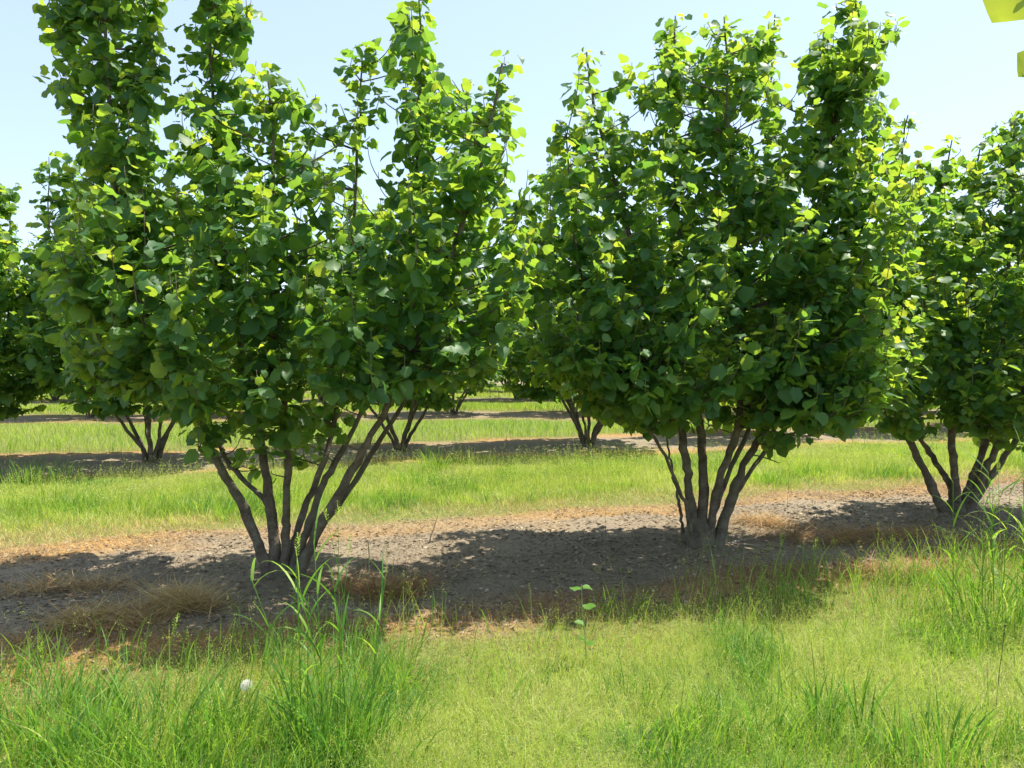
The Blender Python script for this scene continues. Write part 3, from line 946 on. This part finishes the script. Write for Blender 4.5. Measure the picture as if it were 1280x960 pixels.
hay(228, 765, .26, .16, 900, .92, 'straw-coloured dry grass clump on shaded soil just left of the largest bush', .09)
hay(130, 785, .32, .15, 800, .78, 'brown flattened dry grass clump at left, nearer the viewer than the straw-coloured one')
hay(75, 745, .45, .16, 800, .72, 'long low dry grass clump by the left edge of the bare strip')
hay(480, 735, .32, .24, 1200, .50, 'reddish brown dry grass clump just right of the largest bush trunk', .08)
hay(1060, 672, .85, .28, 1800, .58, 'long brown dry grass heap in shade between the two right-hand bushes', .07)
hay(1110, 720, .8, .22, 1300, .5, 'thin rusty dry grass clump beside the tall grass at right')
hay(960, 655, .35, .2, 600, .7, 'small pale dry grass clump behind the dense bush base')

# ------------------------------------------------------------------ tall grass tufts, each a thing
def tuft(px, py, n, hmin, hmax, spread, wid, label, tone=.3, heads=0, bend=(.2, 1.2), lean=.18, hh=None, headtone=.55, reeds=0, rh=.9):
    c = on_ground(px, py); c[2] = float(H(c[0], c[1]))
    root = empty('grass_tuft', c)
    m = MB()
    a = rg.uniform(0, 6.28, n); r = spread * np.sqrt(rg.random(n))
    x = c[0] + r * np.cos(a); y = c[1] + r * np.sin(a)
    az = a + rg.normal(0, .8, n)
    hts = rg.uniform(hmin, hmax, n) * (1 - .35 * (r / spread) ** 2)
    blades(m, np.stack([x, y, H(x, y) - .01], -1), hts, wid * rg.uniform(.6, 1.25, n), az, np.abs(rg.normal(lean, .12, n)), rg.uniform(*bend, n),
           np.clip(tone + rg.normal(0, .19, n), 0, 1), rg, K=6)
    m.build('blades', GRASS, root, c)
    for k in range(heads):
        s = MB()
        az = rg.uniform(0, 6.28); le = abs(rg.normal(.08, .07)); ln = (hh or hmax * 1.1) * rg.uniform(.8, 1.08)
        x0 = c[0] + rg.normal(0, spread * .4); y0 = c[1] + rg.normal(0, spread * .4)
        t = np.linspace(0, 1, 9)
        P = np.stack([x0 + math.cos(az) * np.sin(le) * ln * t ** 1.7, y0 + math.sin(az) * np.sin(le) * ln * t ** 1.7, float(H(x0, y0)) + ln * t], -1)
        tube(s, P, np.linspace(.0022, .0012, 9), 4, rnd=tone + .1)
        st = s.build('stalk', GRASS, root, c)
        s = MB()
        d = norm(P[-1] - P[-2]); e = P[-1]
        m_ = 26
        tt = np.linspace(0, .09, m_)
        Q = e + d * tt[:, None]
        aa = np.arange(m_) * 2.2
        out = np.stack([np.cos(aa), np.sin(aa), .9 + 0 * aa], -1)
        dd = norm(out); sz = .007 * np.sin(np.linspace(.5, 2.8, m_))[:, None] + .003
        ee = norm(np.cross(dd, rg.normal(0, 1, (m_, 3))))
        V = np.stack([Q, Q + dd * sz + ee * sz * .3, Q + dd * sz * 1.9, Q + dd * sz - ee * sz * .3], 1)
        s.add(V.reshape(-1, 3), np.array([[0, 1, 2, 3]]) + (np.arange(m_) * 4)[:, None], None, headtone)
        s.build('seed_head', GRASS, st, c)
    for k in range(reeds):
        s = MB()
        az = rg.uniform(0, 6.28); le = abs(rg.normal(.14, .1)); ln = rh * rg.uniform(.7, 1.0)
        x0 = c[0] + rg.normal(0, spread * .45); y0 = c[1] + rg.normal(0, spread * .45)
        t = np.linspace(0, 1, 10)
        P = np.stack([x0 + math.cos(az) * np.sin(le) * ln * t ** 1.6, y0 + math.sin(az) * np.sin(le) * ln * t ** 1.6, float(H(x0, y0)) + ln * t], -1)
        tube(s, P, np.linspace(.0034, .0012, 10), 5, rnd=tone + .12)
        nl = 9
        tt = np.linspace(.25, .98, nl) + rg.normal(0, .03, nl)
        Q = np.stack([np.interp(tt, t, P[:, a]) for a in range(3)], -1)
        blades(s, Q, rg.uniform(.16, .34, nl) * (rh / .9), rg.uniform(.008, .014, nl), az + np.arange(nl) * math.pi + rg.normal(0, .5, nl), rg.uniform(.35, .7, nl),
               rg.uniform(.6, 2.0, nl), np.clip(tone + .1 + rg.normal(0, .15, nl), 0, 1), rg, K=6)
        s.build('leafy_stalk', GRASS, root, c)
    tag(root, label, 'grass tuft', 'tall grass tufts standing above the turf')
    return root


tuft(415, 940, 230, .25, .62, .20, .008, 'tallest grass tuft in the foreground below the largest bush, with seed heads above', .18, 4, (.2, 1.3), .15, .92, reeds=7, rh=.85)
tuft(470, 935, 110, .2, .42, .22, .008, 'spreading dark grass tuft at the bottom, right of the tallest tuft', .16, 0, (.5, 1.7), .3)
tuft(200, 935, 260, .22, .44, .36, .010, 'broad glossy grass tuft in the lower left foreground', .25, 1, (.2, 1.3), .22, .4)
tuft(60, 930, 200, .22, .42, .30, .010, 'leaning grass tuft at the bottom left corner', .25, 1, (.3, 1.4), .25, .42)
tuft(290, 930, 110, .14, .32, .2, .009, 'sparse grass tuft around the white dandelion', .34, 0)
tuft(1240, 780, 190, .25, .62, .34, .010, 'tall reedy grass tuft at the right edge before the right-hand trunk', .26, 3, (.2, 1.5), .2, .85, reeds=11, rh=.98)
tuft(1170, 950, 130, .2, .36, .22, .010, 'dense grass tuft in the lower right corner', .18, 0)
tuft(1030, 905, 26, .2, .36, .07, .013, 'slim upright grass tuft in the pale turf at lower right', .08, 1, (.1, .8), .12, .36)
tuft(1075, 910, 12, .28, .46, .04, .017, 'single broad-bladed grass tuft just right of the slim one', .08, 0, (.1, .7), .1)
tuft(945, 920, 14, .22, .38, .05, .016, 'small bent grass tuft left of the slim one in pale turf', .08, 0, (.5, 1.6), .15)
tuft(940, 830, 70, .12, .24, .16, .006, 'dark green grass tuft in the turf below the dense bush', .1, 0)
tuft(790, 870, 70, .12, .24, .18, .006, 'dark fine grass tuft at the middle of the foreground edge', .1, 0)
tuft(1000, 760, 60, .15, .3, .2, .007, 'ragged grass tuft on the strip edge right of the dense bush', .3, 2, (.1, 1), .15, .42)
tuft(1110, 765, 60, .15, .3, .25, .007, 'upright grass tuft on the strip edge between the right-hand bushes', .32, 1, (.1, .9), .15, .36)
tuft(650, 850, 60, .12, .26, .22, .006, 'low grass tuft by the brown dead grass at centre', .25, 0)
tuft(545, 590, 90, .3, .55, .22, .010, 'tall grass tuft at the back of the middle grass strip, beside the second row trunks', .3, 3, (.2, 1.2), .15, .6)
tuft(40, 605, 160, .3, .55, .55, .010, 'tall dark grass tuft at the left end of the middle grass strip', .25, 3, (.2, 1.2), .15, .6)
tuft(740, 590, 90, .3, .55, .5, .009, 'arching grass tuft in front of the slender second row trunks', .4, 3, (.6, 1.6), .2, .6)
tuft(590, 580, 60, .25, .45, .35, .009, 'loose grass tuft along the shaded soil between the two big bushes', .35, 2, (.4, 1.4), .2, .5)

# lone stalks on bare soil
def stalk(px, py, h, lean, az, label, mat=PALESTEM, r=.003, name='grass_stalk', cat='grass stalk', head=True):
    c = on_ground(px, py); c[2] = float(H(c[0], c[1]))
    s = MB()
    t = np.linspace(0, 1, 8)
    P = np.stack([c[0] + math.cos(az) * math.sin(lean) * h * t, c[1] + math.sin(az) * math.sin(lean) * h * t, c[2] - .01 + h * math.cos(lean) * t], -1)
    P += np.cumsum(rg.normal(0, .003, (8, 3)), 0)
    rr = np.linspace(r, r * .6, 8)
    if head: rr = rr * np.array([1, 1, 1, 1, 1, 2.2, 2.4, .8])
    tube(s, P, rr, 5)
    o = s.build(name, mat, origin=c)
    tag(o, label, cat)


stalk(493, 728, .2, .1, 2.8, 'thin yellow grass stalk standing right of the largest bush trunk')
stalk(462, 735, .38, .03, 1, 'tall green grass stalk standing alone on soil behind the tallest tuft')
stalk(985, 640, .42, .04, 0, 'tall thin stalk on the bare soil right of the dense bush trunk', DARKTWIG, .0022, head=False)
stalk(536, 676, .24, .35, .4, 'dark dead twig leaning up from soil in the middle of the bare strip', DARKTWIG, .004, 'twig', 'twig', False)
stalk(745, 695, .38, 1.0, 2.6, 'slanting grey twig lying on soil left of the dense bush', DRYWOOD, .004, 'twig', 'twig', False)
stalk(757, 672, .26, .1, 2, 'fine upright dead twig left of the thin sapling stem', DARKTWIG, .002, 'twig', 'twig', False)
stalk(1245, 880, .42, .06, 0, 'dark bare stalk standing in pale turf at right', DARKTWIG, .0022, head=False)

# pale prunings at the foot of the dense bush
c = on_ground(915, 690); c[2] = float(H(c[0], c[1])) + .012
m = MB()
for pts in ([(895, 686), (912, 684), (930, 694), (946, 697)], [(905, 690), (925, 688), (955, 686)], [(915, 684), (940, 676), (965, 680)], [(905, 680), (930, 684), (950, 690)]):
    P = []
    for a, b in pts:
        q = on_ground(a, b); q[2] = float(H(q[0], q[1])) + .016; P.append(q)
    tube(m, catmull(np.array(P), 12), np.linspace(.008, .004, 12), 6)
tag(m.build('pruned_branch', DRYWOOD, origin=c), 'pale pruned branches lying at the foot of the dense bush', 'branch')

# ------------------------------------------------------------------ dandelion clock
c = on_ground(309, 905); c[2] = float(H(c[0], c[1]))
top = at(308, 857, c[1])
dn = empty('dandelion', c)
s = MB(); tube(s, catmull(np.array([c, (c + top) / 2 + [.006, 0, 0], top]), 10), np.linspace(.0028, .002, 10), 6); s.build('flower_stem', PALESTEM, dn, c)
s = MB()
n = 170
gi = np.arange(n) + .5
ph = np.arccos(1 - 2 * gi / n); th = math.pi * (1 + 5 ** .5) * gi
D = np.stack([np.cos(th) * np.sin(ph), np.sin(th) * np.sin(ph), np.cos(ph)], -1)
for dv in D:
    e = norm(np.cross(dv, np.array([.3, .5, .8]))); f = np.cross(dv, e)
    o_ = top + dv * (.0215 + rg.normal(0, .0018))
    V = [top + dv * .004, top + dv * .004 + e * .0006]
    V = [top + dv * .004 - e * .0004, top + dv * .004 + e * .0004, o_ + e * .0003, o_ - e * .0003]
    s.add(V, [[0, 1, 2, 3]])
    k = 6
    an = np.arange(k) / k * 6.283
    rim = o_ + dv * .003 + (np.cos(an)[:, None] * e + np.sin(an)[:, None] * f) * .0042
    s.add(np.vstack([o_, rim]), None, [[0, 1 + q, 1 + (q + 1) % k] for q in range(0, k, 2)])
s.build('seed_head', FLUFF, dn, c)
tag(dn, 'white fluffy dandelion clock among the grass at lower left', 'dandelion')

# ------------------------------------------------------------------ broad-leaved weed at the middle
c = on_ground(733, 826); c[2] = float(H(c[0], c[1]))
wd_ = empty('broadleaf_weed', c)
dpt = c[1]
s = MB(); tube(s, catmull(np.array([c, at(731, 790, dpt), at(728, 760, dpt), at(727, 731, dpt)]), 12), np.linspace(.0035, .002, 12), 6); s.build('plant_stem', PALESTEM, wd_, c)
for (px, py, dx, dz, sz) in ((726, 735, -1, .1, .09), (729, 735, 1, .12, .075), (730, 760, 1, .15, .1), (729, 782, -1, .35, .08), (731, 800, -.8, .5, .07), (733, 806, .9, .3, .075)):
    s = MB()
    p = at(px, py, dpt)
    leaves(s, p[None], np.array([[dx, rg.normal(0, .3), dz]]), np.array([[-dx * .2, -.2, 1.0]]), np.array([sz * .68]), np.array([.22]), rg, .15, .3)
    s.build('leaf', GRASS, wd_, c)
tag(wd_, 'lone broad-leaved weed with paired leaves on the edge of brown grass at centre', 'weed')

# ------------------------------------------------------------------ bush behind the viewer, its outermost twig reaching into view
b0 = np.array([2.9, -.75, 0.0]); b0[2] = float(H(b0[0], b0[1]))
B = Bush(b0, 55, .11)
tipA = at(1262, -42, 1.55)
for k in range(6):
    a = k / 6 * 6.283 + .3
    ca, sa = math.cos(a), math.sin(a)
    B.stem(np.array([b0 + [ca * .06, sa * .06, -.02], b0 + [ca * .35, sa * .35, .7], b0 + [ca * .6, sa * .6, 1.6], b0 + [ca * .7, sa * .7, 2.8], b0 + [ca * .6, sa * .6, 3.9]]), .034)
arm = B.stem(np.array([b0 + [-.02, .08, 0], b0 + [-.2, .3, .8], b0 + [-.45, .7, 1.6], b0 + [-.9, 1.3, 2.2], [1.55, 1.35, 2.62], [1.25, 1.5, 2.52], tipA + [.02, 0, .03]]), .03, r1=.003)
for k in range(60):
    z = B.rng.uniform(1.4, 4.0); r = B.rng.uniform(.3, .95); a = B.rng.uniform(0, 6.28)
    q = b0 + [r * math.cos(a), r * math.sin(a), z]
    if q[1] > .1: continue
    B.shoot_to(q, leafy=.3)
root, N = B.finish('hazel_tree')
m = MB()
T = at(1285, -52, 1.55)
leaves(m, np.array([T, T + [.09, .02, -.0]]), np.array([[-.42, .05, -1.0], [.5, .1, -.5]]), np.array([[.25, -1, .35], [.1, -1, .3]]), np.array([.135, .1]), np.array([.95, .9]), rg, .1, .1)
T2 = at(1300, 70, 1.6)
leaves(m, T2[None], np.array([[-.6, 0, -.5]]), np.array([[.2, -1, .3]]), np.array([.06]), np.array([.9]), rg, .1, .1)
m.build('leaf', LEAF, root, b0)
s = MB(); tube(s, catmull(np.array([tipA, T + [.03, 0, .03], T + [.09, .02, 0], T2 + [.02, 0, .05], T2]), 12), .002, 5); s.build('twig', BARK, root, b0)
tag(root, 'hazel bush beside the viewer, only a sunlit leaf showing at the top right corner', 'hazel bush', GROUP)
